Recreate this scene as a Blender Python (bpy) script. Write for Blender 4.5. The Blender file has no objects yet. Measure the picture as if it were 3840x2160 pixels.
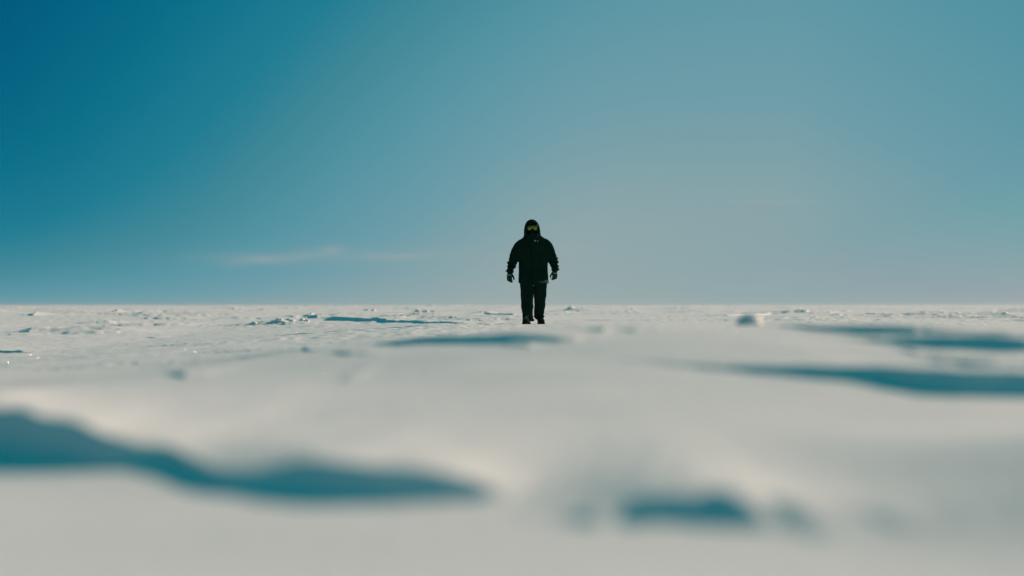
import bpy, bmesh, math
import numpy as np
from mathutils import Vector, Matrix

R = math.radians
S = bpy.context.scene
C = S.collection
rng = np.random.default_rng(11)

# ------------------------------------------------------------------ camera
CAM_H = 0.33                      # photographer lying on the snow
FPX = 5333.3                      # 50 mm lens in pixels of the 3840 px photograph
cam = bpy.data.cameras.new('camera')
camo = bpy.data.objects.new('camera', cam)
C.objects.link(camo)
S.camera = camo
cam.lens = 50.0
cam.sensor_width = 36.0
cam.clip_start = 0.05
cam.clip_end = 20000.0
camo.location = (0, 0, CAM_H)
camo.rotation_euler = (R(90.70), 0, 0)
cam.dof.use_dof = True
cam.dof.focus_distance = 25.1
cam.dof.aperture_fstop = 0.95
cam.dof.aperture_blades = 0

# ------------------------------------------------------------------ sky and sun
SUN_AZ, SUN_EL = 54.0, 21.0       # degrees to the right of the view, above the horizon
sunv = Vector((math.sin(R(SUN_AZ)) * math.cos(R(SUN_EL)),
               math.cos(R(SUN_AZ)) * math.cos(R(SUN_EL)), math.sin(R(SUN_EL))))
sl = bpy.data.lights.new('sun', 'SUN')
sl.energy = 4.9
sl.color = (1.0, 0.675, 0.515)
sl.angle = R(0.55)
so = bpy.data.objects.new('sun', sl)
so.rotation_euler = sunv.to_track_quat('Z', 'Y').to_euler()
so.location = sunv * 200
C.objects.link(so)

S.view_settings.view_transform = 'Standard'
S.view_settings.look = 'None'
S.view_settings.exposure = 0.30
S.view_settings.gamma = 1.0
S.view_settings.use_curve_mapping = False


def lin(r, g, b):
    f = lambda c: (c / 255) / 12.92 if c / 255 <= 0.04045 else ((c / 255 + 0.055) / 1.055) ** 2.4
    return (f(r), f(g), f(b), 1.0)


world = bpy.data.worlds.new('World')
S.world = world
world.use_nodes = True


def build_world():
    nt = world.node_tree
    N, L = nt.nodes, nt.links
    bg = N['Background']

    def math_(op, a, b=None, clamp=False):
        n = N.new('ShaderNodeMath')
        n.operation = op
        n.use_clamp = clamp
        for i, v in enumerate((a, b)):
            if v is None:
                continue
            if isinstance(v, (int, float)):
                n.inputs[i].default_value = v
            else:
                L.new(v, n.inputs[i])
        return n.outputs[0]

    tc = N.new('ShaderNodeTexCoord')
    sep = N.new('ShaderNodeSeparateXYZ')
    L.new(tc.outputs['Generated'], sep.inputs[0])
    x, y, z = sep.outputs
    az = math_('MULTIPLY', math_('ARCTAN2', x, y), 57.29578)
    el = math_('MULTIPLY', math_('ARCSINE', z), 57.29578)
    elp = math_('MAXIMUM', el, 0.0)
    # azimuth distance from the pale sector round the sun
    d = math_('ABSOLUTE', math_('SUBTRACT', az, SUN_AZ))
    d = math_('MINIMUM', d, math_('SUBTRACT', 360.0, d))
    da = math_('MAXIMUM', math_('SUBTRACT', d, SUN_AZ - 15.0), 0.0)
    e2 = math_('ADD', elp, 10.0)
    dist = math_('SQRT', math_('ADD', math_('MULTIPLY', da, da), math_('MULTIPLY', e2, e2)))
    fac = N.new('ShaderNodeValToRGB')                 # distance -> paleness
    fr = fac.color_ramp
    fr.interpolation = 'LINEAR'
    pts = [(9, .76), (14, .85), (18, .90), (22, .74), (26, .57), (31, .32), (36, .13), (39, .06), (42, 0.0)]
    while len(fr.elements) < len(pts):
        fr.elements.new(0.5)
    for e, (p, v) in zip(fr.elements, pts):
        e.position = p / 50.0
        e.color = (v, v, v, 1)
    L.new(math_('DIVIDE', dist, 50.0), fac.inputs[0])
    A = fac.outputs[0]
    H = math_('MULTIPLY', math_('EXPONENT', math_('DIVIDE', elp, -2.5)), 0.66)
    cap = N.new('ShaderNodeValToRGB')                 # the air never paler than this at a given height
    cr = cap.color_ramp
    cr.interpolation = 'LINEAR'
    pts = [(0, .97), (3, .90), (6, .80), (12, .66), (25, .42), (50, .05)]
    while len(cr.elements) < len(pts):
        cr.elements.new(0.5)
    for e, (p, v) in zip(cr.elements, pts):
        e.position = p / 50.0
        e.color = (v, v, v, 1)
    L.new(math_('DIVIDE', elp, 50.0), cap.inputs[0])
    sm = N.new('ShaderNodeMath')
    sm.operation = 'SMOOTH_MIN'
    L.new(A, sm.inputs[0])
    L.new(cap.outputs[0], sm.inputs[1])
    sm.inputs[2].default_value = .12
    dim = math_('MULTIPLY', math_('DIVIDE', math_('SUBTRACT', az, 11.0), 10.0, clamp=True), .20)
    A = math_('MULTIPLY', sm.outputs[0], math_('SUBTRACT', 1.0, dim))
    t = math_('ADD', A, math_('MULTIPLY', H, math_('SUBTRACT', 1.0, A)), clamp=True)
    ramp = N.new('ShaderNodeValToRGB')
    r = ramp.color_ramp
    r.interpolation = 'LINEAR'
    cols = [(0, (0, 84, 121)), (.08, (2, 100, 132)), (.16, (10, 112, 139)), (.30, (30, 125, 147)), (.45, (66, 137, 153)),
            (.60, (87, 149, 164)), (.75, (110, 157, 169)), (.90, (142, 166, 170)), (1, (161, 172, 171))]
    while len(r.elements) < len(cols):
        r.elements.new(0.5)
    for e, (p, c) in zip(r.elements, cols):
        e.position = p
        e.color = lin(*c)
    L.new(t, ramp.inputs[0])

    # two thin wisps of cirrus low above the horizon, left of the walker, and a fainter one on the right
    nz = N.new('ShaderNodeTexNoise')
    nz.inputs['Scale'].default_value = 1.0
    nz.inputs['Detail'].default_value = 5.0
    mp = N.new('ShaderNodeCombineXYZ')
    L.new(math_('MULTIPLY', az, 0.38), mp.inputs[0])
    L.new(math_('ADD', math_('MULTIPLY', el, 2.4), math_('MULTIPLY', az, 0.10)), mp.inputs[1])
    L.new(mp.outputs[0], nz.inputs['Vector'])

    def wisp(a0, e0, wa, we, tilt, amt, power=2.0):
        u = math_('DIVIDE', math_('SUBTRACT', az, a0), wa)
        v = math_('SUBTRACT', math_('SUBTRACT', el, e0), math_('MULTIPLY', math_('SUBTRACT', az, a0), tilt))
        v = math_('DIVIDE', v, we)
        q = math_('ADD', math_('MULTIPLY', u, u), math_('MULTIPLY', v, v))
        g = math_('EXPONENT', math_('MULTIPLY', q, -1.0))
        k = math_('MULTIPLY', math_('SUBTRACT', nz.outputs[0], 0.22, ), 2.6, clamp=True)
        return math_('MULTIPLY', math_('MULTIPLY', g, k), amt)

    w = wisp(-7.25, 2.20, .50, .17, .08, .50)
    w = math_('ADD', w, wisp(-4.1, 2.0, 1.7, .13, .03, .42))
    w = math_('ADD', w, wisp(-9.6, 1.85, 1.5, .20, .12, .32))
    w = math_('ADD', w, wisp(-7.8, 1.95, 4.6, .32, .02, .27))
    w = math_('ADD', w, wisp(10.4, 4.08, 1.9, .09, -.01, .26))
    w = math_('ADD', w, wisp(2.7, 2.25, 1.3, .12, .01, .16), clamp=True)
    mix = N.new('ShaderNodeMix')
    mix.data_type = 'RGBA'
    L.new(w, mix.inputs[0])
    L.new(ramp.outputs[0], mix.inputs[6])
    mix.inputs[7].default_value = lin(164, 170, 168)

    # physical sky: only its aureole round the sun (outside the picture) is brighter than the graded air
    sky = N.new('ShaderNodeTexSky')
    sky.sky_type = 'NISHITA'
    sky.sun_disc = False
    sky.sun_elevation = R(SUN_EL)
    sky.sun_rotation = R(SUN_AZ)
    sky.dust_density = 0.6
    cut = N.new('ShaderNodeVectorMath')
    cut.operation = 'SUBTRACT'
    L.new(sky.outputs[0], cut.inputs[0])
    cut.inputs[1].default_value = (9.0, 9.0, 9.0)
    pos = N.new('ShaderNodeVectorMath')
    pos.operation = 'MAXIMUM'
    L.new(cut.outputs[0], pos.inputs[0])
    pos.inputs[1].default_value = (0, 0, 0)
    sc = N.new('ShaderNodeVectorMath')
    sc.operation = 'SCALE'
    L.new(pos.outputs[0], sc.inputs[0])
    sc.inputs[3].default_value = 0.2
    up = N.new('ShaderNodeVectorMath')
    up.operation = 'SCALE'
    # overhead, out of view, the blue is turned teal to green the shadows
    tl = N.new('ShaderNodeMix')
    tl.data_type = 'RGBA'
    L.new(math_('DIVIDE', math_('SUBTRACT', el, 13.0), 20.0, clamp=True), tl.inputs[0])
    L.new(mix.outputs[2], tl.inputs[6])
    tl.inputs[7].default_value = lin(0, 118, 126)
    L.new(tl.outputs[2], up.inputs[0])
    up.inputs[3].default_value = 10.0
    add = N.new('ShaderNodeVectorMath')
    add.operation = 'ADD'
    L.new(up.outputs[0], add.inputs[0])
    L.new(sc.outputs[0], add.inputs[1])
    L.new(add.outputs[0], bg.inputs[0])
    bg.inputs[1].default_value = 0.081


build_world()

# ------------------------------------------------------------------ helpers


def link(o, parent=None):
    C.objects.link(o)
    if parent is not None:
        o.parent = parent
    return o


def tag(o, label=None, cat=None, group=None, kind=None):
    for k, v in (('label', label), ('category', cat), ('group', group), ('kind', kind)):
        if v:
            o[k] = v
    return o


_perm = rng.permutation(4096).astype(np.int64)
_perm = np.concatenate([_perm, _perm, _perm])
_ang = rng.uniform(0, 2 * np.pi, 4096)
_gx, _gy = np.cos(_ang), np.sin(_ang)
_g3 = rng.normal(size=(4096, 3))
_g3 /= np.linalg.norm(_g3, axis=1)[:, None]


def perlin(x, y, seed=0):
    xi = np.floor(x).astype(np.int64)
    yi = np.floor(y).astype(np.int64)
    fx, fy = x - xi, y - yi
    u = fx * fx * fx * (fx * (fx * 6 - 15) + 10)
    v = fy * fy * fy * (fy * (fy * 6 - 15) + 10)

    def g(ix, iy, dx, dy):
        h = _perm[(_perm[(ix + seed * 131) & 4095] + iy) & 4095]
        return _gx[h] * dx + _gy[h] * dy
    a = g(xi, yi, fx, fy)
    b = g(xi + 1, yi, fx - 1, fy)
    c = g(xi, yi + 1, fx, fy - 1)
    d = g(xi + 1, yi + 1, fx - 1, fy - 1)
    return (a + (b - a) * u) * (1 - v) + (c + (d - c) * u) * v


def perlin3(p, seed=0):
    i = np.floor(p).astype(np.int64)
    f = p - i
    w = f * f * f * (f * (f * 6 - 15) + 10)
    out = np.zeros(len(p))
    for dx in (0, 1):
        for dy in (0, 1):
            for dz in (0, 1):
                h = _perm[(_perm[(_perm[(i[:, 0] + dx + seed * 57) & 4095] + i[:, 1] + dy) & 4095] + i[:, 2] + dz) & 4095]
                g = _g3[h]
                dd = g[:, 0] * (f[:, 0] - dx) + g[:, 1] * (f[:, 1] - dy) + g[:, 2] * (f[:, 2] - dz)
                wt = (w[:, 0] if dx else 1 - w[:, 0]) * (w[:, 1] if dy else 1 - w[:, 1]) * (w[:, 2] if dz else 1 - w[:, 2])
                out += wt * dd
    return out


def sstep(a, b, x):
    t = np.clip((x - a) / (b - a), 0, 1)
    return t * t * (3 - 2 * t)


def new_mat(name):
    m = bpy.data.materials.new(name)
    m.use_nodes = True
    return m, m.node_tree.nodes, m.node_tree.links, m.node_tree.nodes['Principled BSDF']


# ------------------------------------------------------------------ materials
def snow_material():
    m, N, L, b = new_mat('snow')
    tc = N.new('ShaderNodeTexCoord')
    n1 = N.new('ShaderNodeTexNoise')
    n1.inputs['Scale'].default_value = 1.7
    n1.inputs['Detail'].default_value = 6
    L.new(tc.outputs['Object'], n1.inputs['Vector'])
    cr = N.new('ShaderNodeValToRGB')
    cr.color_ramp.elements[0].position = .3
    cr.color_ramp.elements[0].color = (.74, .79, .80, 1)
    cr.color_ramp.elements[1].position = .7
    cr.color_ramp.elements[1].color = (.80, .835, .85, 1)
    L.new(n1.outputs[0], cr.inputs[0])
    L.new(cr.outputs[0], b.inputs['Base Color'])
    b.inputs['Roughness'].default_value = .55
    b.inputs['Specular IOR Level'].default_value = .25
    n2 = N.new('ShaderNodeTexNoise')
    n2.inputs['Scale'].default_value = 28
    n2.inputs['Detail'].default_value = 5
    n2.inputs['Roughness'].default_value = .65
    L.new(tc.outputs['Object'], n2.inputs['Vector'])
    bp = N.new('ShaderNodeBump')
    bp.inputs['Strength'].default_value = .35
    bp.inputs['Distance'].default_value = .012
    L.new(n2.outputs[0], bp.inputs['Height'])
    L.new(bp.outputs[0], b.inputs['Normal'])
    return m


def cloth_material(name, col, rough=.8, scale=220, spec=.3, sheen=.0):
    m, N, L, b = new_mat(name)
    tc = N.new('ShaderNodeTexCoord')
    n = N.new('ShaderNodeTexNoise')
    n.inputs['Scale'].default_value = 9
    n.inputs['Detail'].default_value = 6
    L.new(tc.outputs['Object'], n.inputs['Vector'])
    mx = N.new('ShaderNodeMix')
    mx.data_type = 'RGBA'
    L.new(n.outputs[0], mx.inputs[0])
    mx.inputs[6].default_value = (col[0] * .6, col[1] * .6, col[2] * .6, 1)
    mx.inputs[7].default_value = (col[0] * 1.4, col[1] * 1.4, col[2] * 1.4, 1)
    L.new(mx.outputs[2], b.inputs['Base Color'])
    b.inputs['Roughness'].default_value = rough
    b.inputs['Specular IOR Level'].default_value = spec
    if sheen:
        b.inputs['Sheen Weight'].default_value = sheen
    n2 = N.new('ShaderNodeTexNoise')
    n2.inputs['Scale'].default_value = scale
    L.new(tc.outputs['Object'], n2.inputs['Vector'])
    bp = N.new('ShaderNodeBump')
    bp.inputs['Strength'].default_value = .25
    bp.inputs['Distance'].default_value = .002
    L.new(n2.outputs[0], bp.inputs['Height'])
    L.new(bp.outputs[0], b.inputs['Normal'])
    return m


M_SNOW = snow_material()
M_JACKET = cloth_material('jacket_cloth', (.0016, .0150, .0085), .9, spec=.0)
M_TROUSER = cloth_material('trouser_cloth', (.0018, .0165, .0105), .85, spec=.0)
M_KNIT = cloth_material('balaclava_knit', (.001, .005, .0035), .9, 400, spec=.05)
M_GLOVE = cloth_material('glove_fabric', (.006, .032, .018), .8, spec=.06)
M_GLOVEDARK = cloth_material('glove_leather', (.0015, .009, .006), .8, spec=.03)
M_BAND = cloth_material('pale_band', (.16, .26, .25), .6, spec=.3)
M_HEMBAND = cloth_material('hem_strip', (.014, .062, .055), .7, spec=.1)
M_BOOT = cloth_material('boot_leather', (.003, .010, .008), .8, 120, spec=.02)
M_SOLE = cloth_material('boot_rubber', (.002, .007, .006), .9, spec=.0)
M_LACE = cloth_material('lace_cord', (.22, .28, .26), .8)
M_FRAME = cloth_material('goggle_frame', (.003, .006, .004), .4, spec=.2)
M_METAL, _n, _l, _b = new_mat('metal_snap')
_b.inputs['Base Color'].default_value = (.35, .5, .45, 1)
_b.inputs['Metallic'].default_value = .8
_b.inputs['Roughness'].default_value = .4


def lens_material():
    m, N, L, b = new_mat('amber_lens')
    tc = N.new('ShaderNodeTexCoord')
    n = N.new('ShaderNodeTexNoise')
    n.inputs['Scale'].default_value = 14
    L.new(tc.outputs['Object'], n.inputs['Vector'])
    mx = N.new('ShaderNodeMix')
    mx.data_type = 'RGBA'
    L.new(n.outputs[0], mx.inputs[0])
    mx.inputs[6].default_value = (.08, .19, .014, 1)
    mx.inputs[7].default_value = (.28, .27, .02, 1)
    L.new(mx.outputs[2], b.inputs['Base Color'])
    b.inputs['Metallic'].default_value = .75
    b.inputs['Roughness'].default_value = .28
    b.inputs['Coat Weight'].default_value = .5
    b.inputs['Coat Roughness'].default_value = .08
    return m


M_LENS = lens_material()

# ------------------------------------------------------------------ the snow field
# plain: z = 0.  In front of the camera a low wind-packed swell rises to the right.


def swell(x, y):
    y = np.asarray(y, float)
    b = sstep(1.2, 6.6, y) * (1 - sstep(7.4, 13.0, y))
    return .235 * sstep(-2.6, .9, x) * b * (1 - .25 * sstep(1.5, 5.0, x)) \
        - .06 * np.clip(-1.2 - x, 0, 5.5) * sstep(4, 10, y) * (1 - sstep(22, 48, y)) \
        + .11 * sstep(.40, 1.25, x) * sstep(1.3, 2.2, y) * (1 - sstep(2.3, 3.2, y)) * (1 - sstep(1.5, 3, x)) \
        + .02 * sstep(-1.5, -4.0, x) * sstep(2, 7, y) * (1 - sstep(9, 20, y))  # left slope and near right mound are added shapes, tilted to dim the snow


# columns: fine in front of the camera, coarse behind it
fine = np.arange(-25, 25.001, .05)
mid = 25 + np.cumsum(np.linspace(.07, 1.2, 60))
mid = mid[mid < 90]
rear = np.arange(mid[-1] + 3, 180 - (mid[-1] + 3) * 0, 4.5)
side = np.concatenate([mid, rear])
side = side[side < 178]
ang = np.radians(np.concatenate([-side[::-1], fine, side]))
rows = np.concatenate([np.geomspace(.15, 1.3, 26)[:-1], np.geomspace(1.3, 62, 800)[:-1], np.geomspace(62, 9000, 270)])
AA, DD = np.meshgrid(ang, rows)
GX = DD * np.sin(AA)
GY = DD * np.cos(AA)
Z = swell(GX, GY)

# broad undulation and wind-worn relief
fade = np.clip(DD / 3.0, .25, 1)
near_in = sstep(.4, 1.6, DD)
Z += near_in * .016 * perlin(GX / 2.3 + 3.1, GY / 1.7 + .4, 1)
Z += near_in * .030 * perlin(GX / 7.0 + 7.7, GY / 5.2 + 1.3, 2) * sstep(10, 22, DD)
Z += near_in * .0045 * perlin(GX / .95 + 1.7, GY / .5, 12) * (1 - sstep(9, 14, DD))
Z += .10 * perlin(GX / 60 + .7, GY / 38 + 2.3, 3) * sstep(40, 120, DD)
Z += 1.3 * perlin(GX / 500 + .2, GY / 700, 9) * sstep(500, 1800, DD)
Z += near_in * .0060 * (.75 + .25 * sstep(5, 9, DD)) * perlin(GX / .55, GY / .42, 4) * (1 - sstep(60, 140, DD))
Z += .0030 * (.3 + .7 * sstep(5, 9, DD)) * perlin(GX / .20, GY / .17, 5) * (1 - sstep(12, 30, DD)) * near_in
# wind ripple / pitted crust
pit = sstep(-.05, .3, perlin(GX / 9 + 5.5, GY / 6, 6)) * .5 + sstep(2.0, 5.0, GX) * sstep(15, 20, GY)
pit = np.clip(.30 + pit, 0, 1) * (1 - sstep(45, 70, DD))
Z += pit * .026 * perlin(GX / .24, GY / .34, 7) * sstep(9, 14, DD)
Z += pit * .013 * perlin(GX / .11, GY / .2, 8) * sstep(9, 14, DD)


def at(px, py, h=0.0, dmin=1.4):
    """world point where the photograph's pixel (2576 px wide scale) meets the snow lifted by h"""
    X = (px - 1288.0) * 1.4907 / FPX
    Y = (py * 1.4907 - 1145.0) / FPX
    c = int(np.argmin(np.abs(ang - math.atan(X))))
    ds = rows * math.cos(ang[c])
    below = (CAM_H - Y * ds <= Z[:, c] + h) & (ds > dmin)
    k = int(np.argmax(below)) if below.any() else len(ds) - 1
    return X * ds[k], ds[k]


def drift(pts, hs, back=.9, edge=.05, rough=.35, seed=0, spread=.16, es=None):
    """a wind-cut drift: crest polyline (world x, y), steep broken face towards -y, long gentle back
    that widens and melts into the plain"""
    pts = np.array(pts, float)
    hs = np.array(hs, float)
    o = np.argsort(pts[:, 0])
    pts, hs = pts[o], hs[o]
    x0, x1 = pts[0, 0], pts[-1, 0]
    L = max(x1 - x0, .05)
    pad = max(.3, L * .5)
    sel = (GX > x0 - pad) & (GX < x1 + pad) & (GY > pts[:, 1].min() - .3 - 6 * (edge if es is None else max(es))) & (GY < pts[:, 1].max() + back * 4)
    if not sel.any():
        return
    x, y = GX[sel], GY[sel]
    # crest profile, sharp at the edge and smoother farther back
    xs = np.linspace(x0 - pad, x1 + pad, 400)
    hp = np.interp(xs, pts[:, 0], hs, left=0, right=0)

    def soft(sig):
        kx = np.arange(-200, 201) * (xs[1] - xs[0])
        kk = np.exp(-.5 * (kx / sig) ** 2)
        return np.convolve(np.pad(hp, 200), kk / kk.sum(), 'valid')
    k0 = .03 if L > .8 else .12
    h0, h1, h2 = soft(L * k0), soft(L * max(.08, k0)), soft(L * spread)
    cyp = np.interp(xs, pts[:, 0], pts[:, 1])
    cy = np.interp(x, xs, cyp)
    wob = perlin(x / (L * .16) + seed * 3.7, np.full_like(x, seed * 1.3), 10 + seed % 7)
    wob2 = perlin(x / (L * .085) + seed * 1.9, y / (L * .2), 20 + seed % 5)
    cy = cy + wob * rough * .25 * min(L, 2.0) * .5 + wob2 * edge
    s = y - cy
    if es is None:
        edge = edge * (.35 + .65 * np.clip(np.interp(x, pts[:, 0], hs) / max(hs.max(), 1e-6), 0, 1))
    else:
        edge = np.interp(x, pts[:, 0], np.array(es)[o])
    u = np.clip(s / back, 0, 2)
    a, b_, c_ = np.interp(x, xs, h0), np.interp(x, xs, h1), np.interp(x, xs, h2)
    h = np.where(u < .35, a + (b_ - a) * u / .35, b_ + (c_ - b_) * np.clip((u - .35) / .6, 0, 1))
    h = h * (1 + (.6 * rough * wob2 + .3 * rough * wob) * np.exp(-2 * u))
    f = np.where(s < 0, sstep(-edge, 0, s), (1 + s / back * 1.6) * np.exp(-s / back * 1.6))
    Z[sel] += np.maximum(h, 0) * f


def pdrift(px, hs, back=.9, edge=.05, rough=.35, seed=0, even=.65):
    dmin = 15.0 if max(p[1] for p in px) < 816 and min(p[1] for p in px) < 812 else 1.4
    P = np.array([at(p[0], p[1], h, dmin) for p, h in zip(px, hs)])
    if dmin < 2 and len(P) > 4:                      # crests run smoothly in plan
        t = P[:, 0] / P[:, 1]
        y = np.polyval(np.polyfit(t, P[:, 1], 3 if len(P) > 7 else 2), t)
        y = np.clip((1 - even) * P[:, 1] + even * y, P[:, 1].min(), P[:, 1].max())
        P = np.stack([t * y, y], 1)
    drift(P, hs, back, edge, rough, seed)


# --- drifts that the photograph shows one by one (crest line, height in metres)
pdrift([(-300, 985), (-260, 1000), (-100, 1015), (0, 1030), (100, 1042), (220, 1080), (330, 1104), (430, 1118), (500, 1142), (560, 1165), (640, 1172),
        (720, 1166), (850, 1166), (1000, 1178), (1120, 1200), (1230, 1214), (1340, 1226)],
       [.06, .088, .092, .092, .090, .070, .050, .034, .026, .027, .034, .042, .054, .053, .042, .022, .0], .75, .06, .34, 1, .4)
drift([(.16, 2.12), (.195, 2.12), (.225, 2.12), (.265, 2.12), (.305, 2.12), (.35, 2.12), (.42, 2.12), (.55, 2.10), (.70, 2.10), (.92, 2.10)],
      [.0, .034, .054, .058, .052, .036, .021, .011, .004, .0], .40, .045, .0, 3, .12,
      [.05, .045, .04, .04, .05, .11, .20, .20, .20, .2])
pdrift([(1440, 890), (1540, 905), (1700, 926), (1850, 930), (2000, 919), (2120, 911), (2200, 922), (2300, 933), (2400, 938), (2576, 946), (2700, 953), (2900, 960)],
       [.0, .002, .005, .012, .024, .034, .030, .044, .056, .054, .046, .0], .45, .05, .10, 4)
pdrift([(2290, 886), (2340, 888), (2390, 892), (2440, 899), (2520, 905), (2640, 912), (2900, 925), (3300, 940)], [.0, .024, .030, .024, .016, .014, .012, .0], .25, .04, .0, 6, .2)
pdrift([(2130, 855), (2220, 853), (2300, 850), (2400, 845), (2500, 844), (2576, 851), (2700, 858), (2900, 862)],
       [.0, .014, .026, .040, .045, .044, .034, .0], .35, .05, .08, 7)
pdrift([(1960, 822), (2060, 821), (2140, 820), (2220, 820), (2300, 822), (2400, 824), (2480, 829), (2700, 840), (3100, 860)],
       [.0, .018, .027, .033, .030, .025, .018, .012, .0], .3, .05, .08, 8)
pdrift([(920, 870), (1000, 857), (1050, 847), (1150, 847), (1250, 843), (1310, 845), (1370, 847), (1450, 845), (1600, 842)],
       [.0, .016, .032, .026, .030, .028, .022, .013, .0], .5, .06, .10, 9)
pdrift([(1230, 866), (1290, 862), (1330, 866), (1390, 864)], [.0, .010, .009, .0], .3, .05, .1, 10)
pdrift([(725, 880), (775, 878), (830, 882)], [.0, .010, .0], .3, .05, .1, 11)
pdrift([(820, 887), (885, 884), (960, 890)], [.0, .013, .0], .3, .05, .1, 12)
pdrift([(1470, 829), (1515, 825), (1570, 829)], [.0, .013, .0], .3, .05, .1, 13)
pdrift([(1540, 830), (1590, 827), (1700, 830)], [.0, .011, .0], .3, .05, .1, 14)
# wind streaks on the open crust left of the swell
for n in range(46):
    d = math.exp(rng.uniform(math.log(8), math.log(24)))
    a = R(rng.uniform(-22, -3.5))
    x, y = d * math.sin(a), d * math.cos(a)
    ln = rng.uniform(.35, 1.3) * (.5 + d / 20)
    m = 5
    t = np.linspace(-.5, .5, m)
    drift(np.stack([x + t * ln, y - t * ln * rng.uniform(.0, .5) + rng.normal(0, .03 * ln, m)], 1),
          rng.uniform(.004, .012) * np.array([0, .8, 1, .6, 0]), rng.uniform(.25, .6), .06, .25, 300 + n)
pdrift([(-160, 872), (-20, 879), (50, 883), (85, 888)], [.03, .035, .026, .0], .8, .07, .2, 15)
pdrift([(-120, 966), (-50, 970), (0, 978), (70, 986)], [.0, .022, .014, .0], .5, .05, .1, 16)
pdrift([(405, 940), (470, 938), (540, 944)], [.0, .014, .0], .5, .06, .3, 17)
pdrift([(362, 849), (385, 848), (420, 852)], [.0, .022, .0], .9, .06, .3, 18)
pdrift([(840, 958), (880, 956), (920, 960)], [.0, .005, .0], .4, .06, .3, 19)
# long tapering drift left of the walker, its shaded face towards us, and the broken drift at its root
pdrift([(822, 800), (838, 796.5), (900, 799.5), (960, 803.5), (1050, 808.5), (1150, 811.5), (1320, 813.5)],
       [.03, .105, .085, .065, .036, .02, .012], 2.6, .22, .05, 20)
pdrift([(700, 801), (716, 797), (740, 799), (762, 796), (800, 795), (826, 798)], [.0, .035, .025, .05, .06, .0], 1.2, .10, .7, 21)
pdrift([(740, 792), (772, 790), (800, 793)], [.0, .07, .0], 1.0, .12, .6, 22)
pdrift([(905, 790), (960, 788), (1010, 788), (1035, 786)], [.0, .05, .05, .0], 2.0, .15, .5, 23)
pdrift([(1150, 792), (1220, 788), (1290, 789), (1330, 792)], [.0, .05, .05, .0], 2.0, .15, .5, 24)
pdrift([(1365, 784), (1392, 781.5), (1425, 783), (1475, 785)], [.0, .08, .06, .0], 1.5, .15, .8, 25)
pdrift([(1770, 785), (1850, 782), (1905, 785)], [.0, .07, .0], 3, .2, .6, 26)
pdrift([(1740, 795), (1830, 791), (1920, 789), (1960, 788)], [.0, .05, .055, .0], 3, .2, .4, 27)
pdrift([(2020, 787), (2050, 783), (2085, 783), (2115, 786)], [.0, .10, .09, .0], 3, .2, .8, 28)
pdrift([(2115, 791), (2170, 787), (2230, 787.5), (2270, 790), (2310, 793)], [.0, .085, .09, .06, .0], 3, .2, .9, 29)
pdrift([(2330, 787), (2360, 785), (2410, 789)], [.0, .10, .0], 3, .2, .8, 30)
pdrift([(2430, 791), (2500, 787), (2560, 788), (2640, 790)], [.0, .09, .10, .0], 3, .2, .9, 31)
pdrift([(70, 789), (82, 786.5), (96, 788)], [.0, .10, .0], 2, .15, .5, 32)
pdrift([(238, 783), (265, 780.5), (290, 782), (308, 784)], [.0, .12, .09, .0], 2.5, .2, .7, 33)

# --- the rest of the plain: drifts scattered in patches, out to the horizon
k = 0
for n, (d0, d1, hm) in enumerate(((12, 30, .05), (30, 60, .08), (60, 130, .15), (130, 320, .30), (320, 900, .60))):
    cnt = (70, 240, 460, 480, 300)[n]
    for _ in range(cnt):
        d = math.exp(rng.uniform(math.log(d0), math.log(d1)))
        a = R(rng.uniform(-27, 27))
        x, y = d * math.sin(a), d * math.cos(a)
        dens = perlin(np.array([x / (d * .22) + 40 + n * 3]), np.array([math.log(d) * 4.5]), 30)[0]
        if dens < rng.uniform(-.25, .3):
            continue
        if d < 30 and abs(x - .4) < 1.6 and 18 < y < 30:
            continue
        if d < 24 and x > 1.5:
            continue
        ln = rng.uniform(.5, 2.6) * (.7 + d / 55)
        h = hm * rng.uniform(.25, 1.0) * (.45 if d < 30 else 1)
        tilt = rng.normal(0, .22)
        m = rng.integers(4, 7)
        t = np.linspace(-.5, .5, m)
        pts = np.stack([x + t * ln, y + t * ln * tilt + rng.normal(0, .12 * ln * .4, m)], 1)
        hs = h * np.sin(np.linspace(0, np.pi, m)) ** .7 * rng.uniform(.5, 1.15, m)
        k += 1
        drift(pts, hs, back=rng.uniform(.5, 1.2) * (1 + d / 60), edge=max(.07, d * .004), rough=rng.uniform(.4, 1.0), seed=40 + k)

# flat footing where the walker stands
PX, PY = .37, 25.05
rr = np.hypot(GX - PX, GY - PY)
Z = Z * sstep(.25, .9, rr)
# ease the relief into the plain right round the camera so nothing touches the lens
Z = np.minimum(Z, np.where(DD < 1.6, .06 + .1 * DD, 9))

nr, nc = Z.shape
verts = np.stack([GX, GY, Z], -1).reshape(-1, 3)
i = np.arange(nr - 1)[:, None] * nc + np.arange(nc - 1)[None, :]
q = np.stack([i, i + 1, i + nc + 1, i + nc], -1).reshape(-1, 4)[:, ::-1]
# close the seam behind the camera and the small disc under it
s = np.arange(nr - 1) * nc
seam = np.stack([s + nc - 1, s, s + nc, s + 2 * nc - 1], -1)[:, ::-1]
q = np.concatenate([q, seam])
cap = len(verts)
verts = np.concatenate([verts, [[0, 0, Z[0].mean()]]])
tri = np.stack([np.arange(nc), np.full(nc, cap), np.roll(np.arange(nc), -1)], -1)


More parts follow.
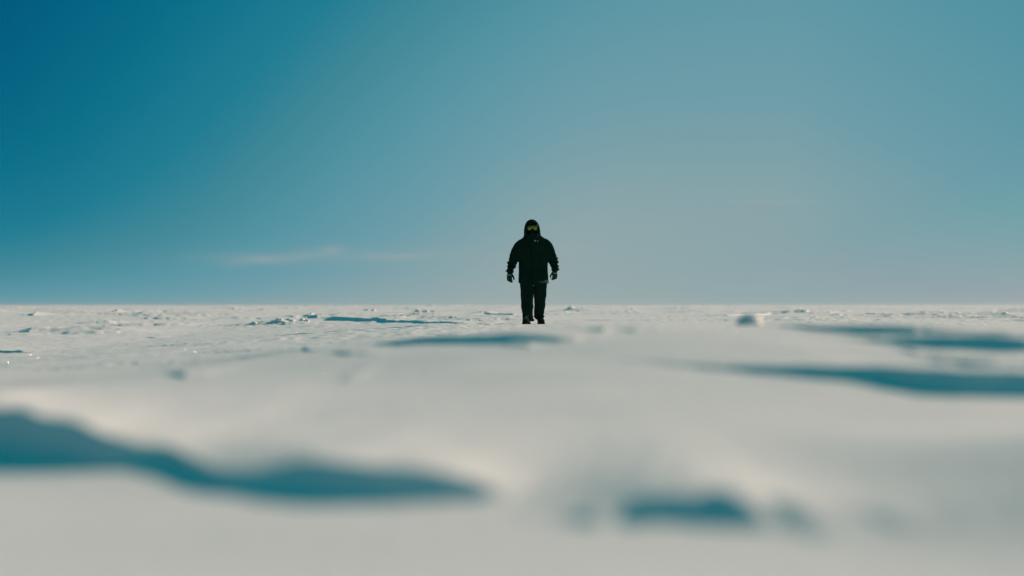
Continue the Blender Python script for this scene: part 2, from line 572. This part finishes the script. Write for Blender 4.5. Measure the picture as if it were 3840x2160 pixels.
def np_mesh(name, v, quads, tris=None):
    me = bpy.data.meshes.new(name)
    nq = len(quads)
    ntr = 0 if tris is None else len(tris)
    loops = quads.reshape(-1) if ntr == 0 else np.concatenate([quads.reshape(-1), tris.reshape(-1)])
    me.vertices.add(len(v))
    me.vertices.foreach_set('co', np.ascontiguousarray(v, dtype=np.float32).reshape(-1))
    me.loops.add(len(loops))
    me.loops.foreach_set('vertex_index', loops.astype(np.int32))
    me.polygons.add(nq + ntr)
    st = np.concatenate([np.arange(nq) * 4, nq * 4 + np.arange(ntr) * 3]).astype(np.int32)
    me.polygons.foreach_set('loop_start', st)
    me.polygons.foreach_set('use_smooth', np.ones(nq + ntr, dtype=bool))
    me.update(calc_edges=True)
    me.validate()
    return me


me = np_mesh('snow_field', verts, q, tri)
me.materials.append(M_SNOW)
snow = tag(link(bpy.data.objects.new('snow_field', me)), 'wind carved snow plain with shaded drifts running to the horizon', kind='structure')


def snow_z(x, y):
    d, a = math.hypot(x, y), math.atan2(x, y)
    r = int(np.clip(np.searchsorted(rows, d), 1, nr - 1))
    c = int(np.clip(np.searchsorted(ang, a), 1, nc - 1))
    return float(min(Z[r - 1, c - 1], Z[r, c], Z[r - 1, c], Z[r, c - 1]))


# ------------------------------------------------------------------ loose lumps of snow
def lump_mesh(seed, squash=.6, amp=.35, sub=3):
    bm = bmesh.new()
    bmesh.ops.create_icosphere(bm, subdivisions=sub, radius=1)
    v = np.array([p.co for p in bm.verts])
    n = perlin3(v * 1.1 + seed * 5.3, seed) * 1.3 + perlin3(v * 2.7 + seed, seed + 1) * .5
    for p, d in zip(bm.verts, n):
        p.co *= 1 + amp * d
        p.co.z *= squash
    me = bpy.data.meshes.new('snow_lump')
    bm.to_mesh(me)
    bm.free()
    me.polygons.foreach_set('use_smooth', np.ones(len(me.polygons), dtype=bool))
    me.materials.append(M_SNOW)
    return me


lumps = [lump_mesh(s_, sq, .5) for s_, sq in ((1, .6), (2, .5), (3, .7), (4, .55))]


def crystals():
    """loose hoar plates lying at all angles on the crust; the odd one catches the sun"""
    bm = bmesh.new()
    for _ in range(18000):
        d = math.exp(rng.uniform(math.log(2.6), math.log(26)))
        a = R(rng.uniform(-24, 24))
        x, y = d * math.sin(a), d * math.cos(a)
        z = snow_z(x, y) + .002
        n = Vector((rng.normal(), rng.normal(), abs(rng.normal()) + .05)).normalized()
        u = n.orthogonal().normalized()
        v = n.cross(u)
        r = rng.uniform(.7, 1.3) * .0015 * (d / 10.0)
        top = [bm.verts.new(Vector((x, y, z + r * .6)) + (u * math.cos(k_ * R(60)) + v * math.sin(k_ * R(60))) * r + n * r * .15) for k_ in range(6)]
        bot = [bm.verts.new(p.co - n * r * .3) for p in top]
        bm.faces.new(top)
        bm.faces.new(bot[::-1])
        for k_ in range(6):
            bm.faces.new((top[k_], bot[k_], bot[(k_ + 1) % 6], top[(k_ + 1) % 6]))
    m_, N_, L_, b_ = new_mat('hoar_ice')
    b_.inputs['Base Color'].default_value = (.84, .87, .87, 1)
    b_.inputs['Roughness'].default_value = .24
    b_.inputs['IOR'].default_value = 1.9
    b_.inputs['Specular IOR Level'].default_value = .9
    me_ = bpy.data.meshes.new('ice_crystals')
    bm.to_mesh(me_)
    bm.free()
    me_.materials.append(m_)
    tag(link(bpy.data.objects.new('ice_crystals', me_)), 'tiny glinting hoar frost plates strewn over the snow crust', kind='stuff')


crystals()


def lump(px, py, w, label, group=None, name='snow_lump', mesh=None, hgt=1.0, d=None):
    x, y = at(px, py, 0, 15)
    if d:
        x, y = (px - 1288) * 1.4907 / FPX * d, d
    o = bpy.data.objects.new(name, mesh or lumps[int(rng.integers(4))])
    r = w / 2
    o.scale = (r, r * rng.uniform(.8, 1.1), r * hgt * rng.uniform(.8, 1.15))
    o.rotation_euler = (0, 0, rng.uniform(0, 6.28))
    o.location = (x, y, snow_z(x, y) + r * .12 * hgt)
    link(o)
    tag(o, label, 'snow lump', group)
    return o


lump(1886, 819, .120, 'rounded dark shaded snow knob standing alone on the blurred crest right of the walker', hgt=1.15, d=6.7, mesh=lump_mesh(9, .62, .16))
G1 = 'broken lumps of snow in front of the drift left of the walker'
for p in ((688, 812, .14), (704, 808, .17), (712, 810, .2), (728, 806, .2), (736, 808, .14), (760, 807, .17), (772, 809, .12),
          (668, 814, .12), (698, 815, .16), (640, 816, .14), (655, 817, .10), (820, 806, .12), (838, 805, .1)):
    lump(*p, 'small broken lump of snow scattered in front of the ragged drift left of the walker', G1)
G2 = 'heaped snow chunks right of the walker'
for p in ((1424, 781, .3), (1436, 780, .42), (1446, 782, .32), (1455, 783, .22), (1412, 783, .2)):
    lump(*p, 'snow chunk in the bright heap near the horizon just right of the walker', G2)
G3 = 'far snow chunks left of the walker'
for p in ((1070, 784, .3), (1088, 784, .22), (922, 781, .34), (940, 783, .3), (1210, 807, .1), (1180, 806, .12), (1050, 785, .25)):
    lump(*p, 'far snow chunk lying on the bright plain between long drift and horizon', G3)

# ------------------------------------------------------------------ the walker


def ring(center, xdir, ydir, rx, ry, n, power=2.0):
    out = []
    for j in range(n):
        t = 2 * math.pi * j / n
        c, s_ = math.cos(t), math.sin(t)
        e = 2.0 / power
        out.append(Vector(center) + xdir * rx * math.copysign(abs(c) ** e, c) + ydir * ry * math.copysign(abs(s_) ** e, s_))
    return out


def loft(bm, rings, cap=True):
    vs = [[bm.verts.new(p) for p in r] for r in rings]
    n = len(vs[0])
    for a, b in zip(vs, vs[1:]):
        for j in range(n):
            bm.faces.new((a[j], a[(j + 1) % n], b[(j + 1) % n], b[j]))
    if cap:
        bm.faces.new(vs[0][::-1])
        bm.faces.new(vs[-1])
    return vs


def hstack(bm, spec, n=28, power=2.2):
    """horizontal rings: (z, cx, cy, rx, ry)"""
    loft(bm, [ring((cx, cy, z), Vector((1, 0, 0)), Vector((0, 1, 0)), rx, ry, n, power) for z, cx, cy, rx, ry in spec])


def limb(bm, spec, n=18, flat=1.0, ref=Vector((0, 1, 0))):
    """tapered tube through (point, radius)"""
    P = [Vector(p) for p, r in spec]
    rings = []
    for j, (p, r) in enumerate(spec):
        d = (P[min(j + 1, len(P) - 1)] - P[max(j - 1, 0)]).normalized()
        xd = ref.cross(d).normalized()
        yd = d.cross(xd).normalized()
        rr_ = r if isinstance(r, tuple) else (r, r * flat)
        rings.append(ring(P[j], xd, yd, rr_[0], rr_[1], n))
    loft(bm, rings)


def spline(spec, m=5):
    """catmull-rom refinement of (point, radius) lists"""
    P = np.array([list(p) + ([r, r] if not isinstance(r, tuple) else list(r)) for p, r in spec], float)
    P = np.vstack([2 * P[0] - P[1], P, 2 * P[-1] - P[-2]])
    out = []
    for j in range(1, len(P) - 2):
        for t in np.linspace(0, 1, m, endpoint=False):
            a, b, c, d = P[j - 1], P[j], P[j + 1], P[j + 2]
            out.append(.5 * (2 * b + (c - a) * t + (2 * a - 5 * b + 4 * c - d) * t * t + (3 * b - a - 3 * c + d) * t ** 3))
    out.append(P[-2])
    return [(tuple(v[:3]), (max(v[3], .002), max(v[4], .002))) for v in out]


def solid(name, bm, mat, parent, voxel=None, smooth=0, wrinkle=None):
    bmesh.ops.recalc_face_normals(bm, faces=bm.faces)
    me = bpy.data.meshes.new(name)
    bm.to_mesh(me)
    bm.free()
    o = bpy.data.objects.new(name, me)
    link(o)
    if voxel:
        md = o.modifiers.new('fuse', 'REMESH')
        md.mode = 'VOXEL'
        md.voxel_size = voxel
        md.use_smooth_shade = True
        if smooth:
            sm = o.modifiers.new('soft', 'SMOOTH')
            sm.iterations = smooth
            sm.factor = .5
        dg = bpy.context.evaluated_depsgraph_get()
        ev = bpy.data.meshes.new_from_object(o.evaluated_get(dg))
        o.modifiers.clear()
        o.data = ev
        ev.name = name
        me = ev
    if wrinkle:
        nv = len(me.vertices)
        co = np.empty(nv * 3)
        no = np.empty(nv * 3)
        me.vertices.foreach_get('co', co)
        me.vertices.foreach_get('normal', no)
        co, no = co.reshape(-1, 3), no.reshape(-1, 3)
        co = co + no * wrinkle(co)[:, None]
        me.vertices.foreach_set('co', co.reshape(-1))
        me.update()
    me.polygons.foreach_set('use_smooth', np.ones(len(me.polygons), dtype=bool))
    me.materials.clear()
    me.materials.append(mat)
    if parent is not None:
        o.parent = parent
    return o


# body: one continuous figure in a dark base layer and knitted balaclava; clothes go over it
bm = bmesh.new()
hstack(bm, [(.80, 0, 0, .15, .10), (.95, 0, 0, .17, .115), (1.15, 0, 0, .175, .12), (1.35, 0, 0, .19, .12), (1.46, 0, 0, .13, .09), (1.50, 0, 0, .07, .07)])
hstack(bm, [(1.46, -.005, .0, .065, .07), (1.55, -.012, 0, .062, .068), (1.575, -.016, -.02, .066, .085), (1.61, -.017, -.02, .076, .1),
            (1.66, -.017, -.015, .083, .105), (1.71, -.017, -.01, .086, .108), (1.75, -.017, 0, .083, .102), (1.785, -.017, .005, .065, .08), (1.803, -.017, .01, .03, .04)], power=2.0)
limb(bm, [((-.017, -.105, 1.70), .012), ((-.017, -.125, 1.672), .018), ((-.017, -.112, 1.652), .02), ((-.017, -.095, 1.64), .016)])   # nose under the knit
limb(bm, [((-.045, -.098, 1.622), .012), ((-.017, -.112, 1.622), .014), ((.011, -.098, 1.622), .012)], ref=Vector((0, 0, 1)))            # lips under the knit
for sgn in (-1, 1):
    limb(bm, [((-.017 + sgn * .083, .0, 1.70), .012), ((-.017 + sgn * .092, .01, 1.675), .016), ((-.017 + sgn * .084, .0, 1.645), .01)])   # ears under the knit
    limb(bm, [((sgn * .15, 0, 1.42), .062), ((sgn * .27, .0, 1.37), .055), ((sgn * .34, .02, 1.15), .045), ((sgn * .385, -.02, 1.0), .035), ((sgn * .395, -.07, .92), .03)])
limb(bm, [((-.10, 0, .84), .10), ((-.103, -.06, .48), .07), ((-.092, -.10, .28), .058), ((-.09, -.09, .08), .045), ((-.09, -.14, .05), .045)])
limb(bm, [((.11, 0, .84), .10), ((.12, .02, .48), .07), ((.113, .12, .28), .058), ((.118, .17, .08), .045), ((.122, .12, .05), .045)])
person = solid('person', bm, M_KNIT, None, .012, 2)
person.location = (PX, PY, .0)
tag(person, 'person in dark hooded winter jacket and yellow goggles walking towards us across the snow', 'person')


def fold(p, sx, sy, sz, seed):
    return perlin3(p * np.array([sx, sy, sz]), seed)


def jacket_wrinkle(p):
    x, z = np.abs(p[:, 0]), p[:, 2]
    arm = sstep(.27, .31, x)
    low = sstep(1.30, 1.12, z) * arm
    w = .014 * fold(p, 6, 6, 5, 1) + .009 * fold(p, 13, 13, 8, 2) + .003 * fold(p, 30, 30, 22, 6)
    w += low * (.020 * np.sin(p[:, 2] * 95 + 6 * fold(p, 9, 9, 4, 3)) * (.5 + fold(p, 5, 5, 9, 4)))
    w += (1 - arm) * sstep(1.3, .95, z) * .008 * fold(p, 15, 15, 4, 5)
    return w


bm = bmesh.new()
hstack(bm, [(.722, .004, .01, .262, .165), (.745, .004, .01, .266, .17), (.80, .004, .01, .264, .172), (.95, .002, .008, .258, .178), (1.08, .002, .005, .256, .182),
            (1.22, .004, 0, .262, .182), (1.34, .008, 0, .268, .170), (1.43, .006, 0, .262, .148), (1.49, .004, .005, .225, .135), (1.535, 0, .01, .17, .13), (1.57, -.01, .015, .14, .13)], 36, 2.35)
limb(bm, spline([((-.16, 0, 1.435), .085), ((-.240, .0, 1.362), .100), ((-.312, .015, 1.225), .093), ((-.355, .02, 1.10), .082), ((-.384, -.02, 1.01), .067), ((-.404, -.07, .935), .056)]), 22)
limb(bm, spline([((.16, 0, 1.44), .085), ((.246, .0, 1.365), .102), ((.318, .015, 1.225), .094), ((.362, .03, 1.115), .086), ((.378, .0, 1.04), .072), ((.386, -.05, .965), .057)]), 22)
jacket = solid('jacket', bm, M_JACKET, person, .011, 4, jacket_wrinkle)

for sgn, c, d in ((-1, (-.404, -.072, .932), (-.2, -.55, -.75)), (1, (.387, -.05, .962), (.12, -.5, -.8))):
    bm = bmesh.new()
    c, d = Vector(c), Vector(d).normalized()
    limb(bm, [(c - d * .025, .060), (c - d * .012, .066), (c + d * .008, .067), (c + d * .02, .060)], 20)
    limb(bm, [(c + Vector((sgn * .045, -.01, .008)), .012), (c + Vector((sgn * .083, -.012, -.004)), .009)], 8)      # loose strap end
    solid('cuff', bm, M_JACKET, jacket, .006, 2)

# hood: a deep shell round the face, its opening recessed
bm = bmesh.new()
spec = [(1.515, -.004, .02, .165, .15), (1.545, -.010, .01, .152, .155), (1.575, -.012, .0, .147, .16), (1.61, -.015, -.005, .145, .165), (1.65, -.017, -.005, .1425, .168),
        (1.69, -.018, -.005, .138, .168), (1.73, -.019, -.002, .129, .162), (1.765, -.020, .002, .115, .15), (1.795, -.021, .008, .095, .13), (1.82, -.020, .014, .072, .105), (1.838, -.017, .02, .045, .07), (1.845, -.015, .024, .015, .025)]
sp2 = []
for a, b in zip(spec, spec[1:]):
    for t in (0, .34, .67):
        sp2.append(tuple(a[k_] + (b[k_] - a[k_]) * t for k_ in range(5)))
sp2.append(spec[-1])
hstack(bm, sp2, 72, 2.15)
for v in bm.verts:
    if v.co.y < 0:
        ex = (v.co.x + .017) / .112
        ez = (v.co.z - 1.672) / .108
        q_ = (abs(ex) ** 2.6 + abs(ez) ** 2.6) ** (1 / 2.6)
        if q_ < 1.0:
            v.co.y += .10 * float(sstep(0, 1, (1 - q_) / .16))
        elif q_ < 1.12:
            v.co.y -= .012 * (1 - abs(q_ - 1.05) / .07)         # stiff rolled rim
        if v.co.z > 1.772:
            v.co.y -= .035 * float(sstep(1.772, 1.79, v.co.z)) * float(sstep(1.84, 1.80, v.co.z))   # peak
hood = solid('hood', bm, M_JACKET, person, None, 0, lambda p: .008 * fold(p, 8, 8, 8, 11) + .004 * fold(p, 20, 20, 14, 12))

# collar and chin guard in front of the mouth
bm = bmesh.new()
hstack(bm, [(1.50, -.005, -.03, .135, .135), (1.54, -.010, -.035, .115, .13), (1.575, -.014, -.035, .105, .125), (1.60, -.016, -.03, .095, .115)], 36)
solid('collar', bm, M_JACKET, jacket, .009, 3, lambda p: .008 * fold(p, 9, 9, 14, 13))

# front zip, pocket flaps, small snaps and cord ends
bm = bmesh.new()
rows_ = []
for z in np.linspace(.735, 1.54, 34):
    yy = -.185 if z < 1.25 else -.185 + (z - 1.25) * .16
    rows_.append([Vector((xx, yy - bulge, z)) for xx, bulge in ((-.030, -.012), (-.028, .006), (.0, .010), (.024, .006), (.026, -.012))])
loft(bm, rows_)
solid('storm_flap', bm, M_JACKET, jacket, None, 0, lambda p: .004 * fold(p, 20, 20, 12, 14))
for sgn in (-1, 1):
    bm = bmesh.new()
    for zt, zb, xa, xb in ((.93, .875, .09, .215),):
        g = bmesh.ops.create_cube(bm, size=1)['verts']
        for v in g:
            v.co = Vector((sgn * (xa + (v.co.x + .5) * (xb - xa)), -.162 + v.co.y * .03 - (.02 if True else 0) * (1 - abs(v.co.x)), zb + (v.co.z + .5) * (zt - zb)))
        bmesh.ops.bevel(bm, geom=bm.edges[:], offset=.006, segments=2, affect='EDGES')
    solid('pocket_flap', bm, M_JACKET, jacket)


def blob(name, p, r, mat, parent, sc=(1, 1, 1)):
    bm = bmesh.new()
    bmesh.ops.create_uvsphere(bm, u_segments=14, v_segments=9, radius=r)
    for v in bm.verts:
        v.co = Vector((v.co.x * sc[0], v.co.y * sc[1], v.co.z * sc[2])) + Vector(p)
    return solid(name, bm, mat, parent)


blob('cord_toggle', (.032, -.172, 1.462), .010, M_METAL, jacket, (.8, .7, 1.5))
blob('snap', (.077, -.168, 1.458), .009, M_METAL, jacket, (1, .6, .8))
blob('zip_pull', (-.008, -.172, 1.585), .011, M_GLOVE, jacket, (.8, .6, 1.6))
blob('snap', (.003, -.192, .675), .006, M_METAL, person)

# pale strip along the left front hem
bm = bmesh.new()
n_ = 30
th = np.linspace(R(-78), R(-4), n_)
ins, outs = [], []
rws = []
for k_, t in enumerate(th):
    e = 2 / 2.35
    c, s_ = math.cos(t), math.sin(t)
    x = .004 + .272 * math.copysign(abs(c) ** e, c)
    y = .01 + .176 * math.copysign(abs(s_) ** e, s_)
    w_ = .020 * sstep(0, .3, k_ / n_) + .004
    zc = .742 + .004 * math.sin(k_ * .6)
    nrm = Vector((c, s_, 0)) * .006
    rws.append([Vector((x, y, zc - w_)) + nrm * .2, Vector((x, y, zc - w_)) + nrm, Vector((x, y, zc + w_)) + nrm, Vector((x, y, zc + w_)) + nrm * .2])
loft(bm, rws)
solid('hem_strip', bm, M_HEMBAND, jacket)


# trousers
def trouser_wrinkle(p):
    z = p[:, 2]
    w = .014 * fold(p, 8, 8, 7, 21) + .010 * fold(p, 16, 16, 11, 22) + .003 * fold(p, 34, 34, 26, 27)
    w += sstep(.62, .42, z) * .008 * fold(p, 7, 7, 22, 23)
    w += sstep(.24, .10, z) * .016 * np.sin(z * 90 + 7 * fold(p, 8, 8, 4, 24)) * (.6 + fold(p, 7, 7, 9, 25))
    w += .010 * fold(p, 5, 5, 3, 26) * sstep(.7, .5, z)
    return w


def legseg(z, cx, cy, rx, ry):
    return ((cx, cy, z), (ry, rx))


bm = bmesh.new()
hstack(bm, [(.66, .005, .0, .20, .13), (.70, .005, .0, .232, .145), (.78, .004, 0, .235, .15), (.86, .0, 0, .22, .14)], 30, 2.3)
for spec in ([(.74, -.118, 0, .118, .135), (.62, -.110, -.03, .112, .125), (.51, -.101, -.07, .108, .118), (.40, -.104, -.10, .104, .108), (.31, -.105, -.115, .106, .105), (.24, -.099, -.11, .098, .1),
              (.185, -.093, -.105, .092, .1), (.13, -.089, -.105, .092, .105), (.085, -.087, -.115, .097, .115), (.055, -.082, -.12, .090, .12)],
             [(.74, .130, 0, .122, .135), (.62, .126, 0, .112, .125), (.51, .121, .02, .102, .115), (.40, .121, .05, .100, .108), (.33, .123, .08, .101, .105), (.245, .114, .12, .096, .1),
              (.19, .107, .15, .092, .1), (.15, .105, .165, .092, .102), (.11, .112, .165, .085, .1), (.085, .119, .165, .070, .1)]):
    P = spline([legseg(*s_) for s_ in spec], 4)
    rg = [ring(p, Vector((1, 0, 0)), Vector((0, 1, 0)), r[1], r[0], 24, 2.1) for p, r in P]
    loft(bm, rg)
trousers = solid('trousers', bm, M_TROUSER, person, .0105, 3, trouser_wrinkle)
for sgn, z0, xx, yy in ((-1, .55, -.205, -.04), (1, .55, .222, .01)):
    bm = bmesh.new()
    g = bmesh.ops.create_cube(bm, size=1)['verts']
    for v in g:
        v.co = Vector((xx + v.co.x * .028, yy + v.co.y * .15, z0 + v.co.z * (.16 if v.co.x * sgn > 0 else .19)))
    bmesh.ops.bevel(bm, geom=bm.edges[:], offset=.010, segments=2, affect='EDGES')
    bmesh.ops.subdivide_edges(bm, edges=bm.edges[:], cuts=2, use_grid_fill=True)
    solid('cargo_pocket', bm, M_TROUSER, trousers, None, 0, lambda p: .006 * fold(p, 20, 20, 20, 28))


# boots
def boot(cx, cy, toe, width, tilt=0.0, laces=True):
    """heel at cy, toe towards -y by .29 m"""
    rot = Matrix.Rotation(R(toe), 3, 'Z')
    tl = Matrix.Rotation(R(tilt), 3, 'X')
    T = lambda p: Vector((cx, cy, .0)) + rot @ (tl @ Vector(p))
    w = width / 2
    bm = bmesh.new()
    rg = []
    for y, rx, top in ((.045, .55, .10), (.03, .8, .15), (.0, .88, .19), (-.05, .88, .185), (-.09, .86, .145), (-.13, .9, .11), (-.18, .98, .092), (-.23, .92, .082), (-.26, .72, .07), (-.276, .42, .052)):
        zc = (.02 + top) / 2
        rg.append([T((p.x, y, p.z)) for p in ring((0, 0, zc), Vector((1, 0, 0)), Vector((0, 0, 1)), w * rx, (top - .02) / 2, 20, 2.6)])
    loft(bm, rg)
    limb(bm, [(T((0, .0, .14)), w * .86), (T((0, .005, .20)), w * .86), (T((0, .01, .24)), w * .84)], 18)
    up = solid('boot', bm, M_BOOT, person, .007, 3, lambda p: .003 * fold(p, 25, 25, 25, 31))
    bm = bmesh.new()
    prof = [(.052, .5), (.04, .8), (.0, .94), (-.06, .92), (-.12, .95), (-.18, 1.04), (-.235, .97), (-.27, .7), (-.288, .35)]
    loft(bm, [[T((w * k_ * sx, y, zz)) for sx, zz in ((-1, 0.002), (-1.0, .024), (-.96, .030), (.96, .030), (1.0, .024), (1, 0.002))] for y, k_ in prof])
    solid('sole', bm, M_SOLE, up)
    if laces:
        for k_, (y, z) in enumerate(((-.155, .103), (-.13, .117), (-.105, .137), (-.085, .158))):
            bm = bmesh.new()
            sg = 1 if k_ % 2 else -1
            limb(bm, [(T((-w * .5 * sg, y + .012, z - .010)), .0045), (T((0, y - .002, z + .006)), .0045), (T((w * .5 * sg, y - .012, z - .016)), .0045)], 8, ref=Vector((0, 0, 1)))
            solid('lace', bm, M_LACE, up)
    return up


boot(-.093, -.11, -12, .118)
boot(.132, .20, 6, .112, laces=False)


# gloves: palm, four bent fingers of different length, thumb off the palm's side
def glove(wrist, down, side, back, curl, size=1.0):
    """down: palm direction, side: towards the thumb, back: out of the back of the hand"""
    W = Vector(wrist)
    D, Sd = Vector(down).normalized(), Vector(side).normalized()
    B = D.cross(Sd).normalized()
    if B.dot(Vector(back)) < 0:
        B = -B
    Sd = B.cross(D).normalized() * (1 if B.cross(D).dot(Sd) > 0 else -1)
    P = lambda s_, b, d: W + (Sd * s_ + B * b + D * d) * size
    bm = bmesh.new()
    rg = []
    for d, a, bb in ((-.05, .034, .030), (-.01, .033, .026), (.025, .042, .023), (.06, .050, .022), (.092, .052, .021), (.112, .048, .018)):
        rg.append([P(p.x, p.y, d) for p in ring((0, 0, 0), Vector((1, 0, 0)), Vector((0, 1, 0)), a, bb, 18, 2.4)])
    loft(bm, rg)
    for k_, (s_, ln, r) in enumerate(((.039, .078, .0125), (.013, .088, .013), (-.013, .082, .0125), (-.038, .064, .0112))):
        a0 = R(12)
        q0 = [P(s_ * .92, 0, .085), P(s_, .001, .108)]
        pos_b, pos_d = .001, .108
        for seg, frac in enumerate((.45, .32, .26)):
            a0 += R(curl[seg] + 3 * k_)
            pos_b -= math.sin(a0) * ln * frac
            pos_d += math.cos(a0) * ln * frac
            q0.append(P(s_ * (1 - .03 * seg), pos_b, pos_d))
        rs = [r * 1.05, r * 1.08, r * 1.02, r * .95, r * .72]
        limb(bm, [(p, x * size) for p, x in zip(q0, rs)], 12, ref=B)
    th_ = [P(.022, -.004, .015), P(.050, -.014, .045), P(.068, -.026, .082), P(.070, -.036, .112), P(.066, -.042, .130)]
    limb(bm, [(p, x * size) for p, x in zip(th_, (.019, .018, .0155, .014, .010))], 12, ref=B)
    g = solid('glove', bm, M_GLOVE, person, .0042, 2, lambda p: .0025 * fold(p, 45, 45, 45, 41))
    # dark gauntlet
    bm = bmesh.new()
    limb(bm, [(P(0, 0, -.075), .043 * size), (P(0, 0, -.045), .042 * size), (P(0, 0, -.01), .038 * size), (P(0, 0, .012), (.030 * size, .043 * size))], 20, ref=Sd)
    solid('gauntlet', bm, M_GLOVEDARK, g)
    # pale band across the back of the hand
    bm = bmesh.new()
    rws = []
    for s_ in np.linspace(-.050, .040, 10):
        bb = .0245 * math.sqrt(max(0, 1 - (abs(s_) / .056) ** 2.4)) + .0015
        rws.append([P(s_, bb - .004, .036), P(s_, bb + .0015, .036), P(s_, bb + .0015, .054), P(s_, bb - .004, .054)])
    loft(bm, rws)
    solid('knuckle_band', bm, M_BAND, g)
    return g


glove((-.412, -.088, .905), (-.03, -.10, -1), (1, -.45, 0), (-.45, -1, .1), (14, 20, 22), 1.0)
glove((.388, -.068, .935), (-.06, -.10, -1), (-1, -.5, 0), (.5, -1, .1), (16, 26, 26), .97)

# goggles: curved lens with a nose notch, frame round it
LZ, LX = 1.688, -.012


def lens_pt(u, v, grow=0.0, out=0.0):
    a = u * R(62)
    x = LX + (.104 + grow) * math.sin(a) / math.sin(R(62))
    y = -.152 - out + .085 * (1 - math.cos(a)) / (1 - math.cos(R(62)))
    top = .041 + grow - .010 * abs(u) ** 3
    bot = -.043 - grow + .013 * abs(u) ** 4 + (.034 + grow * .2) * math.exp(-(u / .21) ** 2)
    z = LZ + bot + (top - bot) * v
    return Vector((x, y - .010 * math.sin(math.pi * v), z))


def shell(name, f, nu, nv, mat, parent, thick):
    bm = bmesh.new()
    vs = [[bm.verts.new(f(-1 + 2 * a / nu, b / nv)) for b in range(nv + 1)] for a in range(nu + 1)]
    for a in range(nu):
        for b in range(nv):
            bm.faces.new((vs[a][b], vs[a + 1][b], vs[a + 1][b + 1], vs[a][b + 1]))
    bmesh.ops.recalc_face_normals(bm, faces=bm.faces)
    gm = bmesh.ops.solidify(bm, geom=bm.faces[:], thickness=thick)
    return solid(name, bm, mat, parent)


frame = shell('goggles', lambda u, v: lens_pt(u * 1.0, v, .014, -.020), 40, 10, M_FRAME, person, .014)
shell('lens', lambda u, v: lens_pt(u, v), 44, 12, M_LENS, frame, .003)
# rim that stands proud round the lens
bm = bmesh.new()
loop = [lens_pt(u, 1.0, .005, .004) for u in np.linspace(-1, 1, 30)] + [lens_pt(1, v, .005, .004) for v in np.linspace(.85, .15, 4)] + \
       [lens_pt(u, 0.0, .005, .004) for u in np.linspace(1, -1, 40)] + [lens_pt(-1, v, .005, .004) for v in np.linspace(.15, .85, 4)]
rg = []
for j in range(len(loop)):
    d = (loop[(j + 1) % len(loop)] - loop[j - 1]).normalized()
    xd = d.cross(Vector((0, 1, 0))).normalized()
    yd = d.cross(xd)
    rg.append([bm.verts.new(p) for p in ring(loop[j], xd, yd, .006, .009, 8)])
for j in range(len(rg)):
    a, b = rg[j], rg[(j + 1) % len(rg)]
    for m_ in range(8):
        bm.faces.new((a[m_], a[(m_ + 1) % 8], b[(m_ + 1) % 8], b[m_]))
solid('rim', bm, M_FRAME, frame)
bm = bmesh.new()
vv = []
for t in np.linspace(R(-8), R(188), 30):
    c, s_ = math.cos(t), math.sin(t)
    rx, ry = .098, .122
    p = Vector((-.017 + rx * c, -.02 + ry * s_, 1.69))
    n = Vector((c, s_, 0)) * .003
    vv.append([p + Vector((0, 0, -.018)) - n, p + Vector((0, 0, -.018)) + n, p + Vector((0, 0, .018)) + n, p + Vector((0, 0, .018)) - n])
loft(bm, vv)
solid('strap', bm, M_FRAME, frame)

# ------------------------------------------------------------------ thin ground haze over the plain
bm = bmesh.new()
g = bmesh.ops.create_cube(bm, size=1)['verts']
for v in g:
    v.co = Vector((v.co.x * 19000, v.co.y * 19000, -4.0 if v.co.z < 0 else 4.0))
me_ = bpy.data.meshes.new('haze')
bm.to_mesh(me_)
bm.free()
hm, N_, L_, b_ = new_mat('haze_air')
N_.remove(b_)
pv = N_.new('ShaderNodeVolumePrincipled')
pv.inputs['Color'].default_value = (.62, .84, .95, 1)
pv.inputs['Density'].default_value = .00016
pv.inputs['Anisotropy'].default_value = .2
L_.new(pv.outputs[0], N_['Material Output'].inputs['Volume'])
me_.materials.append(hm)
tag(link(bpy.data.objects.new('haze', me_)), 'thin pale haze lying over the snow plain', kind='stuff')
